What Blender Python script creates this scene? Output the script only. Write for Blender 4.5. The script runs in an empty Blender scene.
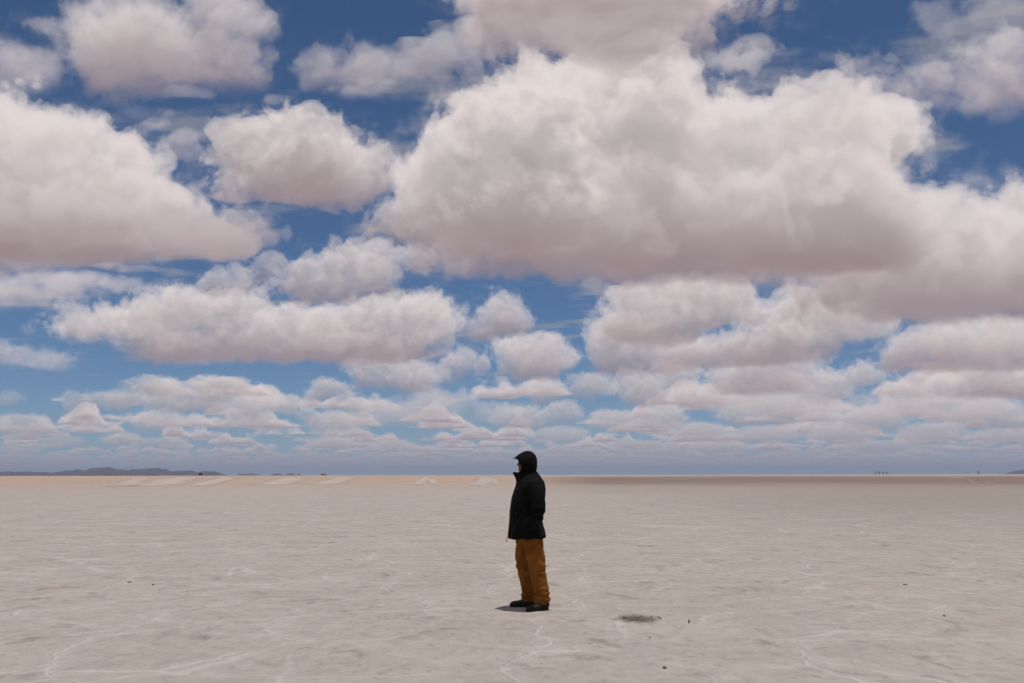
import bpy, bmesh, math, random
import numpy as np
from mathutils import Vector, Matrix, noise

R = math.radians
sc = bpy.context.scene
C = sc.collection
rnd = random.Random(11)

# ------------------------------------------------------------------ helpers
def link(o):
    C.objects.link(o); return o

def obj(name, bm, mat, parent=None, smooth=True):
    me = bpy.data.meshes.new(name)
    if isinstance(bm, bmesh.types.BMesh):
        bm.to_mesh(me); bm.free()
    else:
        me.from_pydata(bm[0], [], bm[1]); me.update()
    if smooth:
        for p in me.polygons: p.use_smooth = True
    if mat: me.materials.append(mat)
    o = link(bpy.data.objects.new(name, me))
    if parent: o.parent = parent
    return o

def tag(o, label=None, cat=None, group=None, kind=None):
    if label: o['label'] = label
    if cat: o['category'] = cat
    if group: o['group'] = group
    if kind: o['kind'] = kind
    return o

def loft(bm, rings, closed_start=True, closed_end=True, n=None):
    """skin a list of rings (each a list of points) into a tube"""
    vs = [[bm.verts.new(p) for p in r] for r in rings]
    n = len(vs[0])
    for a, b in zip(vs, vs[1:]):
        for i in range(n):
            bm.faces.new((a[i], a[(i+1) % n], b[(i+1) % n], b[i]))
    if closed_start: bm.faces.new(list(reversed(vs[0])))
    if closed_end: bm.faces.new(vs[-1])

def hring(cx, cy, cz, rx, ry, n=32, e=2.0, tilt=0.0):
    """horizontal superellipse ring; tilt raises the front (+x)"""
    out = []
    for i in range(n):
        a = 2*math.pi*i/n
        c, s = math.cos(a), math.sin(a)
        x = math.copysign(abs(c)**(2/e), c)*rx
        y = math.copysign(abs(s)**(2/e), s)*ry
        out.append((cx+x, cy+y, cz+tilt*x))
    return out

def tube(bm, pts, n=16):
    """pts: (x,y,z,ra,rb): swept tube, ra across the x-ish side, rb along y-ish"""
    P = [Vector(p[:3]) for p in pts]
    rings = []
    for i, p in enumerate(P):
        t = (P[min(i+1, len(P)-1)]-P[max(i-1, 0)]).normalized()
        u = Vector((0, 1, 0)).cross(t)
        if u.length < 1e-3: u = Vector((1, 0, 0))
        u.normalize(); v = t.cross(u).normalized()
        ra, rb = pts[i][3], pts[i][4]
        rings.append([p+u*ra*math.cos(2*math.pi*k/n)+v*rb*math.sin(2*math.pi*k/n) for k in range(n)])
    loft(bm, rings)

def ball(bm, c, r, seg=20, rot=None):
    m = Matrix.Translation(c)
    if rot: m = m @ rot
    m = m @ Matrix.Diagonal((r[0], r[1], r[2], 1))
    bmesh.ops.create_uvsphere(bm, u_segments=seg, v_segments=seg//2+2, radius=1, matrix=m)

def fuse(bm, voxel, smooth=4):
    """overlapping closed shapes -> one continuous surface"""
    me = bpy.data.meshes.new('fuse'); bmesh.ops.recalc_face_normals(bm, faces=bm.faces); bm.to_mesh(me); bm.free()
    o = link(bpy.data.objects.new('fuse', me))
    m = o.modifiers.new('r', 'REMESH'); m.mode = 'VOXEL'; m.voxel_size = voxel
    s = o.modifiers.new('s', 'SMOOTH'); s.iterations = smooth; s.factor = 0.5
    dg = bpy.context.evaluated_depsgraph_get()
    me2 = bpy.data.meshes.new_from_object(o.evaluated_get(dg))
    bpy.data.objects.remove(o); bpy.data.meshes.remove(me)
    b = bmesh.new(); b.from_mesh(me2); bpy.data.meshes.remove(me2)
    return b

def wrinkle(bm, fn):
    bm.normal_update()
    d = [(v, v.normal.copy(), fn(v.co)) for v in bm.verts]
    for v, n, k in d: v.co += n*k

def mat(name, rough=0.8, spec=0.3):
    m = bpy.data.materials.new(name); m.use_nodes = True
    nt = m.node_tree; b = nt.nodes['Principled BSDF']
    b.inputs['Roughness'].default_value = rough
    b.inputs['Specular IOR Level'].default_value = spec
    return m, nt, b

def N(nt, t, **kw):
    n = nt.nodes.new(t)
    for k, v in kw.items():
        if k in n.bl_rna.properties and k not in ('inputs',): setattr(n, k, v)
        else: n.inputs[k.replace('_', ' ')].default_value = v
    return n

def mth(nt, op, a, b=None, c=None, clamp=False):
    n = nt.nodes.new('ShaderNodeMath'); n.operation = op; n.use_clamp = clamp
    for i, x in enumerate((a, b, c)):
        if x is None: continue
        if isinstance(x, (int, float)): n.inputs[i].default_value = x
        else: nt.links.new(x, n.inputs[i])
    return n.outputs[0]

def ramp(nt, x, lo, hi, a=0.0, b=1.0, smooth=True):
    n = nt.nodes.new('ShaderNodeMapRange'); n.interpolation_type = 'SMOOTHSTEP' if smooth else 'LINEAR'
    n.clamp = True if hasattr(n, 'clamp') else True
    for i, v in zip((1, 2, 3, 4), (lo, hi, a, b)): n.inputs[i].default_value = v
    nt.links.new(x, n.inputs[0]); return n.outputs[0]

def mix(nt, f, a, b, blend='MIX'):
    n = nt.nodes.new('ShaderNodeMix'); n.data_type = 'RGBA'; n.blend_type = blend
    for s, x in ((n.inputs[0], f), (n.inputs[6], a), (n.inputs[7], b)):
        if isinstance(x, (int, float)): s.default_value = x
        elif isinstance(x, tuple): s.default_value = (*x, 1)
        else: nt.links.new(x, s)
    return n.outputs[2]

def tex(nt, co, scale, detail=4, rough=0.55, dist=0.0):
    n = nt.nodes.new('ShaderNodeTexNoise'); n.inputs['Scale'].default_value = scale
    n.inputs['Detail'].default_value = detail; n.inputs['Roughness'].default_value = rough
    n.inputs['Distortion'].default_value = dist
    nt.links.new(co, n.inputs['Vector']); return n

# ------------------------------------------------------------------ camera, sun, sky
PITCH = R(7.64)
EYE = 1.50
cam = bpy.data.cameras.new('camera'); cam.sensor_width = 36; cam.lens = 35; cam.clip_end = 120000; cam.clip_start = 0.1
co = link(bpy.data.objects.new('camera', cam)); co.location = (0, 0, EYE)
co.rotation_euler = (Matrix.Rotation(math.pi/2+PITCH, 3, 'X') @ Matrix.Rotation(R(-0.095), 3, 'Z')).to_euler()
sc.camera = co

SUN_EL = 83.0     # near the zenith, a little to the right of the view
sun = bpy.data.lights.new('sun', 'SUN'); sun.energy = 2.7; sun.angle = R(0.53); sun.color = (1.0, 0.955, 0.90)
so = link(bpy.data.objects.new('sun', sun)); so.location = (20, 0, 160)
so.rotation_euler = (0, R(90-SUN_EL), 0)

w = bpy.data.worlds.new('World'); sc.world = w; w.use_nodes = True
nt = w.node_tree; bg = nt.nodes['Background']; bg.inputs['Strength'].default_value = 0.1
sk = nt.nodes.new('ShaderNodeTexSky'); sk.sky_type = 'NISHITA'; sk.sun_disc = False
sk.sun_elevation = R(SUN_EL); sk.sun_rotation = R(90); sk.altitude = 3650; sk.dust_density = 0.3; sk.ozone_density = 2
w.cycles.sampling_method = 'NONE'

# Clouds: x right, y ahead, z up, half sizes, billow size, raggedness; the unit is the height of the cloud base.
CLOUDS = [
    (-0.97, 2.51, 1.13, 0.22, 0.17, 0.12, 0.11, 1.3), (-1.04, 2.55, 1.04, 0.10, 0.08, 0.07, 0.11, 1.3),
    (-0.82, 2.53, 1.13, 0.11, 0.08, 0.08, 0.11, 1.3), (-1.16, 2.57, 1.16, 0.11, 0.09, 0.09, 0.11, 1.3),
    (-0.77, 2.52, 1.25, 0.09, 0.08, 0.05, 0.11, 1.3), (-1.28, 2.40, 1.06, 0.10, 0.08, 0.06, 0.09, 1.9),
    (-1.36, 2.38, 1.03, 0.13, 0.11, 0.10, 0.09, 1.9), (-1.27, 2.40, 1.17, 0.08, 0.06, 0.03, 0.09, 1.9),
    (-2.30, 4.64, 1.48, 0.36, 0.28, 0.27, 0.29, 1.0), (-2.42, 4.56, 1.43, 0.35, 0.28, 0.30, 0.29, 1.0),
    (-2.01, 4.65, 1.36, 0.30, 0.23, 0.24, 0.29, 1.0), (-1.78, 4.64, 1.20, 0.29, 0.22, 0.17, 0.29, 1.0),
    (-1.47, 4.58, 1.11, 0.26, 0.21, 0.07, 0.29, 1.0), (-2.20, 4.54, 1.11, 0.55, 0.44, 0.13, 0.29, 1.0),
    (-2.76, 4.58, 1.39, 0.40, 0.32, 0.31, 0.29, 1.0), (-2.99, 5.83, 1.07, 0.30, 0.24, 0.09, 0.15, 1.6),
    (-2.64, 5.85, 1.13, 0.39, 0.31, 0.05, 0.15, 1.6), (-3.41, 5.83, 1.09, 0.39, 0.31, 0.16, 0.15, 1.6),
    (-1.75, 4.71, 0.99, 0.31, 0.25, 0.03, 0.02, 1.9), (-0.85, 3.59, 1.24, 0.21, 0.17, 0.11, 0.10, 1.0),
    (-0.79, 3.58, 1.13, 0.27, 0.21, 0.11, 0.10, 1.0), (-0.60, 3.59, 1.09, 0.14, 0.11, 0.08, 0.10, 1.0),
    (-0.93, 3.59, 1.02, 0.16, 0.13, 0.04, 0.10, 1.0), (-0.74, 3.61, 1.04, 0.21, 0.16, 0.05, 0.10, 1.0),
    (-1.02, 3.59, 1.27, 0.08, 0.06, 0.05, 0.10, 1.0), (-0.55, 2.44, 1.09, 0.08, 0.06, 0.06, 0.05, 1.6),
    (-0.44, 2.44, 1.04, 0.10, 0.08, 0.05, 0.05, 1.6), (-0.49, 2.44, 1.02, 0.07, 0.06, 0.04, 0.05, 1.6),
    (-0.59, 2.44, 1.11, 0.05, 0.04, 0.04, 0.05, 1.6), (-0.37, 2.57, 1.02, 0.07, 0.05, 0.03, 0.06, 1.6),
    (-0.26, 2.56, 1.05, 0.10, 0.08, 0.05, 0.06, 1.6), (-0.17, 2.57, 1.09, 0.09, 0.07, 0.06, 0.06, 1.6),
    (-0.09, 2.57, 1.11, 0.07, 0.06, 0.06, 0.06, 1.6), (-0.05, 2.57, 1.04, 0.05, 0.04, 0.04, 0.06, 1.6),
    (-0.19, 2.56, 1.02, 0.08, 0.07, 0.03, 0.06, 1.6), (0.23, 2.20, 1.09, 0.30, 0.21, 0.12, 0.11, 1.2),
    (0.45, 2.26, 1.12, 0.15, 0.12, 0.08, 0.11, 1.2), (0.04, 2.24, 1.09, 0.14, 0.11, 0.09, 0.11, 1.2),
    (0.21, 2.22, 1.00, 0.22, 0.18, 0.07, 0.11, 1.2), (0.35, 2.24, 1.00, 0.15, 0.12, 0.06, 0.11, 1.2),
    (0.46, 4.96, 1.83, 0.50, 0.40, 0.26, 0.32, 1.0), (0.09, 4.99, 1.73, 0.35, 0.28, 0.26, 0.32, 1.0),
    (0.25, 4.95, 1.40, 0.71, 0.42, 0.34, 0.32, 1.0), (0.92, 4.97, 1.67, 0.47, 0.37, 0.29, 0.32, 1.0),
    (1.34, 4.98, 1.78, 0.33, 0.26, 0.19, 0.32, 1.0), (1.60, 5.00, 1.62, 0.37, 0.29, 0.23, 0.32, 1.0),
    (1.88, 5.01, 1.72, 0.21, 0.17, 0.17, 0.32, 1.0), (2.02, 5.02, 1.81, 0.13, 0.11, 0.11, 0.32, 1.0),
    (0.91, 4.95, 1.22, 0.77, 0.42, 0.35, 0.32, 1.0), (1.47, 4.95, 1.32, 0.55, 0.42, 0.26, 0.32, 1.0),
    (0.62, 4.96, 1.06, 0.50, 0.40, 0.24, 0.32, 1.0), (0.01, 4.43, 1.53, 0.32, 0.21, 0.23, 0.20, 1.0),
    (-0.23, 4.43, 1.38, 0.28, 0.21, 0.22, 0.20, 1.0), (-0.33, 4.43, 1.23, 0.23, 0.18, 0.17, 0.20, 1.0),
    (-0.26, 4.43, 1.14, 0.27, 0.21, 0.12, 0.20, 1.0), (0.04, 4.43, 1.18, 0.29, 0.21, 0.17, 0.20, 1.0),
    (1.06, 3.26, 1.31, 0.08, 0.08, 0.10, 0.08, 1.9), (1.12, 3.26, 1.27, 0.12, 0.10, 0.05, 0.08, 1.9),
    (0.79, 3.28, 1.42, 0.09, 0.07, 0.04, 0.08, 1.9), (1.16, 2.67, 1.11, 0.14, 0.11, 0.07, 0.11, 1.6),
    (1.31, 2.67, 1.07, 0.17, 0.11, 0.08, 0.11, 1.6), (1.43, 2.67, 1.14, 0.14, 0.11, 0.12, 0.11, 1.6),
    (1.39, 2.67, 1.23, 0.10, 0.08, 0.07, 0.11, 1.6), (1.28, 2.67, 1.18, 0.08, 0.07, 0.04, 0.11, 1.6),
    (1.03, 2.26, 1.10, 0.06, 0.04, 0.04, 0.04, 1.9), (1.14, 2.26, 1.11, 0.09, 0.07, 0.04, 0.04, 1.9),
    (2.45, 6.47, 1.60, 0.47, 0.37, 0.20, 0.42, 1.1), (3.02, 6.55, 1.60, 0.33, 0.26, 0.13, 0.42, 1.1),
    (2.54, 6.40, 1.34, 0.64, 0.50, 0.25, 0.42, 1.1), (3.00, 6.40, 1.25, 0.57, 0.45, 0.40, 0.42, 1.1),
    (3.31, 6.47, 1.41, 0.43, 0.34, 0.34, 0.42, 1.1), (2.28, 6.49, 1.30, 0.26, 0.20, 0.13, 0.42, 1.1),
    (3.59, 6.41, 1.22, 0.57, 0.45, 0.54, 0.42, 1.1), (3.44, 6.62, 1.76, 0.19, 0.15, 0.10, 0.42, 1.1),
    (1.41, 7.75, 1.35, 0.38, 0.29, 0.21, 0.18, 1.0), (1.74, 7.75, 1.44, 0.19, 0.15, 0.19, 0.18, 1.0),
    (1.01, 7.76, 1.37, 0.22, 0.17, 0.13, 0.18, 1.0), (1.09, 7.75, 1.19, 0.38, 0.29, 0.17, 0.18, 1.0),
    (1.13, 10.12, 1.31, 0.32, 0.26, 0.29, 0.25, 1.1), (1.51, 10.10, 1.22, 0.38, 0.30, 0.22, 0.25, 1.1),
    (2.71, 9.23, 1.50, 0.38, 0.30, 0.23, 0.21, 1.1), (2.39, 9.30, 1.47, 0.31, 0.25, 0.20, 0.21, 1.1),
    (3.08, 9.24, 1.44, 0.43, 0.34, 0.19, 0.21, 1.1), (2.50, 9.21, 1.22, 0.52, 0.40, 0.24, 0.21, 1.1),
    (1.95, 9.24, 1.11, 0.43, 0.34, 0.18, 0.21, 1.1), (-1.44, 5.58, 1.13, 0.12, 0.10, 0.09, 0.07, 1.0),
    (-1.63, 5.57, 1.08, 0.15, 0.12, 0.06, 0.07, 1.0), (-1.06, 5.76, 1.13, 0.28, 0.21, 0.13, 0.11, 1.0),
    (-0.89, 5.80, 1.24, 0.17, 0.13, 0.12, 0.11, 1.0), (-0.67, 5.77, 1.23, 0.14, 0.11, 0.07, 0.11, 1.0),
    (-1.24, 5.78, 1.08, 0.18, 0.14, 0.07, 0.11, 1.0), (-3.76, 8.87, 1.37, 0.30, 0.24, 0.12, 0.22, 1.0),
    (-3.34, 8.85, 1.35, 0.43, 0.34, 0.14, 0.22, 1.0), (-2.85, 8.82, 1.45, 0.43, 0.34, 0.19, 0.22, 1.0),
    (-2.49, 8.84, 1.47, 0.33, 0.26, 0.20, 0.22, 1.0), (-2.17, 8.83, 1.24, 0.50, 0.39, 0.25, 0.22, 1.0),
    (-1.63, 8.81, 1.26, 0.41, 0.33, 0.23, 0.22, 1.0), (-1.27, 8.82, 1.36, 0.33, 0.26, 0.20, 0.22, 1.0),
    (-0.87, 8.81, 1.41, 0.35, 0.28, 0.22, 0.22, 1.0), (-1.36, 8.80, 1.12, 0.58, 0.44, 0.13, 0.22, 1.0),
    (-2.79, 8.82, 1.13, 0.49, 0.39, 0.13, 0.22, 1.0), (-0.05, 7.40, 1.23, 0.19, 0.15, 0.17, 0.15, 1.0),
    (-0.23, 7.40, 1.12, 0.14, 0.11, 0.10, 0.15, 1.0), (0.10, 7.42, 1.17, 0.10, 0.09, 0.12, 0.15, 1.0),
    (0.25, 10.82, 1.28, 0.40, 0.31, 0.26, 0.23, 1.0), (-0.04, 10.86, 1.41, 0.22, 0.18, 0.12, 0.23, 1.0),
    (-0.59, 10.90, 1.21, 0.24, 0.19, 0.13, 0.23, 1.0), (-1.70, 12.56, 1.33, 0.33, 0.26, 0.21, 0.18, 1.0),
    (-1.36, 12.56, 1.23, 0.40, 0.30, 0.19, 0.18, 1.0), (-2.64, 14.53, 1.26, 0.32, 0.24, 0.14, 0.12, 1.0),
    (-2.81, 14.55, 1.18, 0.24, 0.19, 0.10, 0.12, 1.0), (-2.92, 19.10, 1.28, 0.34, 0.25, 0.17, 0.14, 1.0),
    (-7.98, 18.16, 1.33, 0.27, 0.22, 0.16, 0.17, 1.0), (-6.46, 18.20, 1.58, 0.37, 0.30, 0.11, 0.17, 1.0),
    (-5.44, 18.17, 1.65, 0.45, 0.36, 0.13, 0.17, 1.0), (-7.17, 18.19, 1.38, 0.50, 0.40, 0.16, 0.17, 1.0),
    (-5.85, 18.07, 1.35, 0.74, 0.56, 0.19, 0.17, 1.0), (-4.76, 18.07, 1.28, 0.44, 0.36, 0.16, 0.17, 1.0),
    (-7.89, 15.56, 1.19, 0.19, 0.14, 0.12, 0.10, 1.0), (-14.24, 29.15, 1.47, 0.72, 0.54, 0.33, 0.29, 1.0),
    (-15.56, 29.16, 1.53, 0.60, 0.48, 0.30, 0.29, 1.0), (-10.27, 29.09, 1.59, 0.80, 0.60, 0.28, 0.31, 1.1),
    (-7.80, 29.09, 1.72, 0.76, 0.60, 0.35, 0.31, 1.1), (-6.57, 29.17, 2.06, 0.52, 0.41, 0.24, 0.31, 1.1),
    (-5.16, 29.09, 1.53, 0.80, 0.60, 0.30, 0.31, 1.1), (-12.19, 29.16, 1.45, 0.52, 0.41, 0.15, 0.31, 1.1),
    (-4.57, 9.48, 1.12, 0.39, 0.31, 0.12, 0.12, 1.8), (-5.01, 9.47, 1.16, 0.35, 0.28, 0.14, 0.12, 1.8),
    (-4.64, 9.59, 1.43, 0.08, 0.06, 0.06, 0.12, 1.8), (4.14, 9.79, 1.16, 0.37, 0.29, 0.26, 0.31, 1.1),
    (4.59, 9.79, 1.22, 0.46, 0.37, 0.30, 0.31, 1.1), (4.99, 9.87, 1.39, 0.37, 0.29, 0.19, 0.31, 1.1),
    (3.86, 9.84, 1.08, 0.18, 0.15, 0.16, 0.31, 1.1), (5.33, 9.78, 1.21, 0.55, 0.42, 0.35, 0.31, 1.1),
    (-1.24, 3.75, 1.26, 0.11, 0.09, 0.05, 0.04, 1.9), (-0.37, 3.75, 0.91, 0.11, 0.09, 0.03, 0.04, 1.9),
    (-1.34, 3.75, 1.35, 0.07, 0.06, 0.03, 0.04, 1.9), (-0.87, 2.70, 1.06, 0.07, 0.05, 0.02, 0.02, 1.9),
    (-0.67, 2.71, 1.05, 0.06, 0.05, 0.02, 0.02, 1.9), (0.48, 14.52, 1.23, 0.34, 0.25, 0.16, 0.16, 1.1),
    (1.17, 14.52, 1.30, 0.30, 0.24, 0.19, 0.16, 1.1), (2.15, 16.42, 1.43, 0.45, 0.34, 0.31, 0.27, 1.1),
    (2.69, 16.44, 1.63, 0.38, 0.31, 0.25, 0.27, 1.1), (3.21, 16.45, 1.29, 0.34, 0.27, 0.19, 0.27, 1.1),
    (3.36, 12.80, 1.33, 0.53, 0.40, 0.34, 0.29, 1.1), (2.90, 12.84, 1.23, 0.36, 0.29, 0.21, 0.29, 1.1),
    (4.93, 15.37, 1.35, 0.44, 0.33, 0.24, 0.21, 1.1), (5.47, 15.39, 1.51, 0.32, 0.25, 0.17, 0.21, 1.1),
    (7.23, 18.28, 1.39, 0.47, 0.36, 0.27, 0.23, 1.1), (7.92, 18.29, 1.55, 0.40, 0.32, 0.22, 0.23, 1.1),
    (6.53, 13.60, 1.31, 0.46, 0.34, 0.31, 0.27, 1.1), (6.98, 13.62, 1.23, 0.38, 0.30, 0.29, 0.27, 1.1),
    (6.37, 23.47, 1.52, 0.71, 0.53, 0.33, 0.28, 1.1), (5.43, 23.49, 1.42, 0.51, 0.41, 0.25, 0.28, 1.1),
    (7.32, 23.52, 1.39, 0.45, 0.36, 0.20, 0.28, 1.1), (9.35, 25.88, 1.44, 0.81, 0.65, 0.27, 0.33, 1.1),
    (12.47, 25.88, 1.55, 0.88, 0.67, 0.38, 0.33, 1.1), (13.53, 26.04, 1.37, 0.53, 0.42, 0.27, 0.33, 1.1),
    (0.20, 24.70, 1.42, 0.68, 0.51, 0.26, 0.24, 1.1), (1.24, 24.71, 1.54, 0.47, 0.38, 0.28, 0.24, 1.1),
    (2.76, 27.47, 1.48, 0.68, 0.54, 0.26, 0.29, 1.1), (4.02, 27.46, 1.57, 0.75, 0.56, 0.34, 0.29, 1.1),
    (7.74, 41.10, 1.76, 1.18, 0.94, 0.36, 0.31, 1.2), (10.37, 41.08, 1.65, 1.29, 1.03, 0.32, 0.31, 1.2),
    (13.57, 41.07, 1.68, 1.40, 1.06, 0.36, 0.31, 1.2), (17.28, 41.08, 1.72, 1.29, 1.03, 0.36, 0.31, 1.2),
    (20.24, 41.08, 1.57, 1.29, 1.03, 0.32, 0.31, 1.2), (1.98, 41.09, 1.66, 1.12, 0.90, 0.29, 0.31, 1.2),
    (-1.53, 21.09, 1.51, 0.86, 0.69, 0.33, 0.29, 1.9), (-2.37, 21.06, 1.26, 1.01, 0.80, 0.29, 0.29, 1.9),
    (-0.47, 21.23, 1.33, 0.67, 0.53, 0.22, 0.29, 1.9), (4.68, 18.76, 1.43, 1.54, 1.23, 0.26, 0.24, 1.9),
    (7.91, 18.82, 1.28, 1.54, 1.23, 0.26, 0.24, 1.9), (-5.01, 13.73, 1.22, 0.28, 0.21, 0.13, 0.11, 1.0),
    (-4.71, 13.74, 1.17, 0.23, 0.18, 0.10, 0.11, 1.0), (-4.27, 15.02, 1.38, 0.27, 0.20, 0.08, 0.07, 1.0),
    (-4.65, 15.03, 1.26, 0.21, 0.16, 0.08, 0.07, 1.0), (-5.06, 24.93, 1.47, 0.37, 0.28, 0.20, 0.17, 1.0),
    (-4.36, 24.94, 1.43, 0.31, 0.25, 0.15, 0.17, 1.0), (-18.77, 41.49, 1.40, 0.85, 0.63, 0.22, 0.22, 1.0),
    (-16.28, 41.50, 1.47, 0.74, 0.59, 0.25, 0.22, 1.0), (-14.40, 41.49, 1.35, 0.85, 0.63, 0.22, 0.22, 1.0),
    (-9.05, 49.73, 1.57, 1.16, 0.86, 0.30, 0.26, 1.0), (-6.07, 49.76, 1.48, 1.02, 0.82, 0.22, 0.26, 1.0),
    (-26.99, 54.87, 1.47, 0.98, 0.78, 0.24, 0.25, 1.0), (7.03, 54.91, 1.57, 1.50, 1.20, 0.29, 0.25, 1.0),
    (11.40, 54.84, 1.46, 1.72, 1.38, 0.29, 0.25, 1.0), (20.17, 54.82, 1.52, 1.87, 1.41, 0.29, 0.25, 1.0),
    (-2.88, -6.00, 1.19, 0.62, 0.62, 0.42, 0.30, 1.0), (-3.04, -6.49, 1.19, 0.64, 0.64, 0.26, 0.30, 1.0),
    (5.06, -0.08, 1.12, 0.40, 0.40, 0.16, 0.30, 1.0), (4.70, 0.21, 1.14, 0.46, 0.46, 0.24, 0.30, 1.0),
    (5.58, -0.44, 1.11, 0.35, 0.35, 0.16, 0.30, 1.0), (5.74, -1.15, 1.21, 0.68, 0.68, 0.34, 0.30, 1.0),
    (-0.58, -6.31, 1.11, 0.38, 0.38, 0.26, 0.30, 1.1), (-1.16, -6.84, 1.13, 0.42, 0.42, 0.19, 0.30, 1.0),
    (4.83, -5.78, 1.16, 0.53, 0.53, 0.22, 0.30, 1.1), (4.71, -6.17, 1.19, 0.63, 0.63, 0.34, 0.30, 1.6),
    (3.74, -1.09, 1.20, 0.68, 0.68, 0.35, 0.30, 1.6), (3.15, -0.87, 1.18, 0.62, 0.62, 0.25, 0.30, 1.0),
    (-4.93, -4.44, 1.20, 0.68, 0.68, 0.44, 0.30, 1.1), (-4.69, -4.16, 1.13, 0.44, 0.44, 0.28, 0.30, 1.0),
    (-2.78, -6.96, 1.13, 0.45, 0.45, 0.31, 0.30, 1.0), (-2.46, -6.47, 1.13, 0.44, 0.44, 0.22, 0.30, 1.6),
    (-1.01, -4.20, 1.13, 0.43, 0.43, 0.19, 0.30, 1.6), (-0.70, -3.56, 1.13, 0.42, 0.42, 0.18, 0.30, 1.6),
    (-0.51, -4.18, 1.12, 0.39, 0.39, 0.21, 0.30, 1.1), (-0.13, -4.37, 1.11, 0.36, 0.36, 0.23, 0.30, 1.1),
    (-1.97, -0.42, 1.18, 0.59, 0.59, 0.38, 0.30, 1.0), (-2.54, -0.99, 1.11, 0.37, 0.37, 0.19, 0.30, 1.0),
    (2.14, -8.89, 1.19, 0.64, 0.64, 0.35, 0.30, 1.6), (1.44, -8.87, 1.13, 0.43, 0.43, 0.29, 0.30, 1.0),
    (4.32, -7.87, 1.21, 0.68, 0.68, 0.34, 0.30, 1.0), (4.21, -7.82, 1.15, 0.50, 0.50, 0.27, 0.30, 1.0),
    (-6.47, -2.81, 1.17, 0.58, 0.58, 0.29, 0.30, 1.6), (-6.30, -3.30, 1.17, 0.57, 0.57, 0.39, 0.30, 1.6),
    (6.36, -6.35, 1.17, 0.56, 0.56, 0.32, 0.30, 1.1), (6.06, -6.07, 1.13, 0.43, 0.43, 0.24, 0.30, 1.6),
    (-3.57, -1.22, 1.17, 0.56, 0.56, 0.28, 0.30, 1.0), (-3.62, -1.07, 1.19, 0.65, 0.65, 0.45, 0.30, 1.6),
    (8.62, -0.93, 1.11, 0.38, 0.38, 0.18, 0.30, 1.0), (8.99, -1.61, 1.18, 0.59, 0.59, 0.37, 0.30, 1.6),
    (-0.50, -8.14, 1.13, 0.42, 0.42, 0.20, 0.30, 1.0), (-0.47, -8.38, 1.11, 0.38, 0.38, 0.17, 0.30, 1.6),
    (7.06, -2.37, 1.21, 0.69, 0.69, 0.46, 0.30, 1.0), (6.26, -2.34, 1.13, 0.43, 0.43, 0.18, 0.30, 1.1),
    (3.32, -5.15, 1.10, 0.33, 0.33, 0.17, 0.30, 1.1), (3.39, -5.46, 1.14, 0.46, 0.46, 0.20, 0.30, 1.6),
    (0.45, -1.51, 1.16, 0.55, 0.55, 0.27, 0.30, 1.6), (0.70, -1.92, 1.13, 0.42, 0.42, 0.22, 0.30, 1.6),
    (-2.20, -3.54, 1.11, 0.36, 0.36, 0.25, 0.30, 1.0), (-2.44, -3.21, 1.16, 0.54, 0.54, 0.22, 0.30, 1.0),
    (5.17, -6.07, 1.15, 0.52, 0.52, 0.29, 0.30, 1.1), (5.07, -6.65, 1.14, 0.47, 0.47, 0.33, 0.30, 1.1),
    (3.62, -6.84, 1.11, 0.36, 0.36, 0.18, 0.30, 1.1), (3.35, -6.60, 1.14, 0.47, 0.47, 0.26, 0.30, 1.1),
    (2.12, -0.51, 1.17, 0.56, 0.56, 0.23, 0.30, 1.0), (1.17, -0.22, 1.19, 0.63, 0.63, 0.30, 0.30, 1.1),
    (-3.36, -0.96, 1.12, 0.41, 0.41, 0.20, 0.30, 1.6), (-2.99, -1.09, 1.21, 0.70, 0.70, 0.46, 0.30, 1.0),
    (2.50, 0.96, 1.12, 0.41, 0.41, 0.26, 0.30, 1.0), (2.15, 1.09, 1.15, 0.49, 0.49, 0.28, 0.30, 1.0),
    (4.79, 2.43, 1.17, 0.57, 0.57, 0.26, 0.30, 1.1), (5.11, 2.31, 1.18, 0.61, 0.61, 0.37, 0.30, 1.6),
    (-4.46, -6.40, 1.19, 0.64, 0.64, 0.39, 0.30, 1.1), (-4.18, -6.78, 1.15, 0.49, 0.49, 0.19, 0.30, 1.1),
    (-2.23, -6.36, 1.15, 0.49, 0.49, 0.30, 0.30, 1.1), (-2.00, -6.10, 1.21, 0.69, 0.69, 0.39, 0.30, 1.0),
    (3.48, 0.63, 1.19, 0.63, 0.63, 0.26, 0.30, 1.6), (2.76, 0.38, 1.14, 0.47, 0.47, 0.26, 0.30, 1.0),
    (-2.62, -0.44, 1.17, 0.56, 0.56, 0.25, 0.30, 1.1), (-3.14, -0.97, 1.17, 0.58, 0.58, 0.27, 0.30, 1.0),
    (3.22, 0.71, 1.16, 0.52, 0.52, 0.25, 0.30, 1.6), (3.31, 0.85, 1.16, 0.53, 0.53, 0.23, 0.30, 1.1),
    (6.48, 0.52, 1.15, 0.50, 0.50, 0.33, 0.30, 1.0), (6.28, 0.50, 1.17, 0.58, 0.58, 0.32, 0.30, 1.6),
    (-0.89, -2.76, 1.10, 0.33, 0.33, 0.16, 0.30, 1.0), (-0.26, -3.14, 1.19, 0.62, 0.62, 0.32, 0.30, 1.0),
    (-4.64, -4.65, 1.10, 0.33, 0.33, 0.15, 0.30, 1.6), (-4.92, -4.28, 1.14, 0.48, 0.48, 0.33, 0.30, 1.0),
    (-2.04, -1.01, 1.18, 0.59, 0.59, 0.40, 0.30, 1.6), (-1.34, -1.07, 1.19, 0.62, 0.62, 0.42, 0.30, 1.1),
    (-2.58, -1.01, 1.16, 0.55, 0.55, 0.27, 0.30, 1.6), (-2.14, -0.86, 1.17, 0.58, 0.58, 0.36, 0.30, 1.1),
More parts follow.
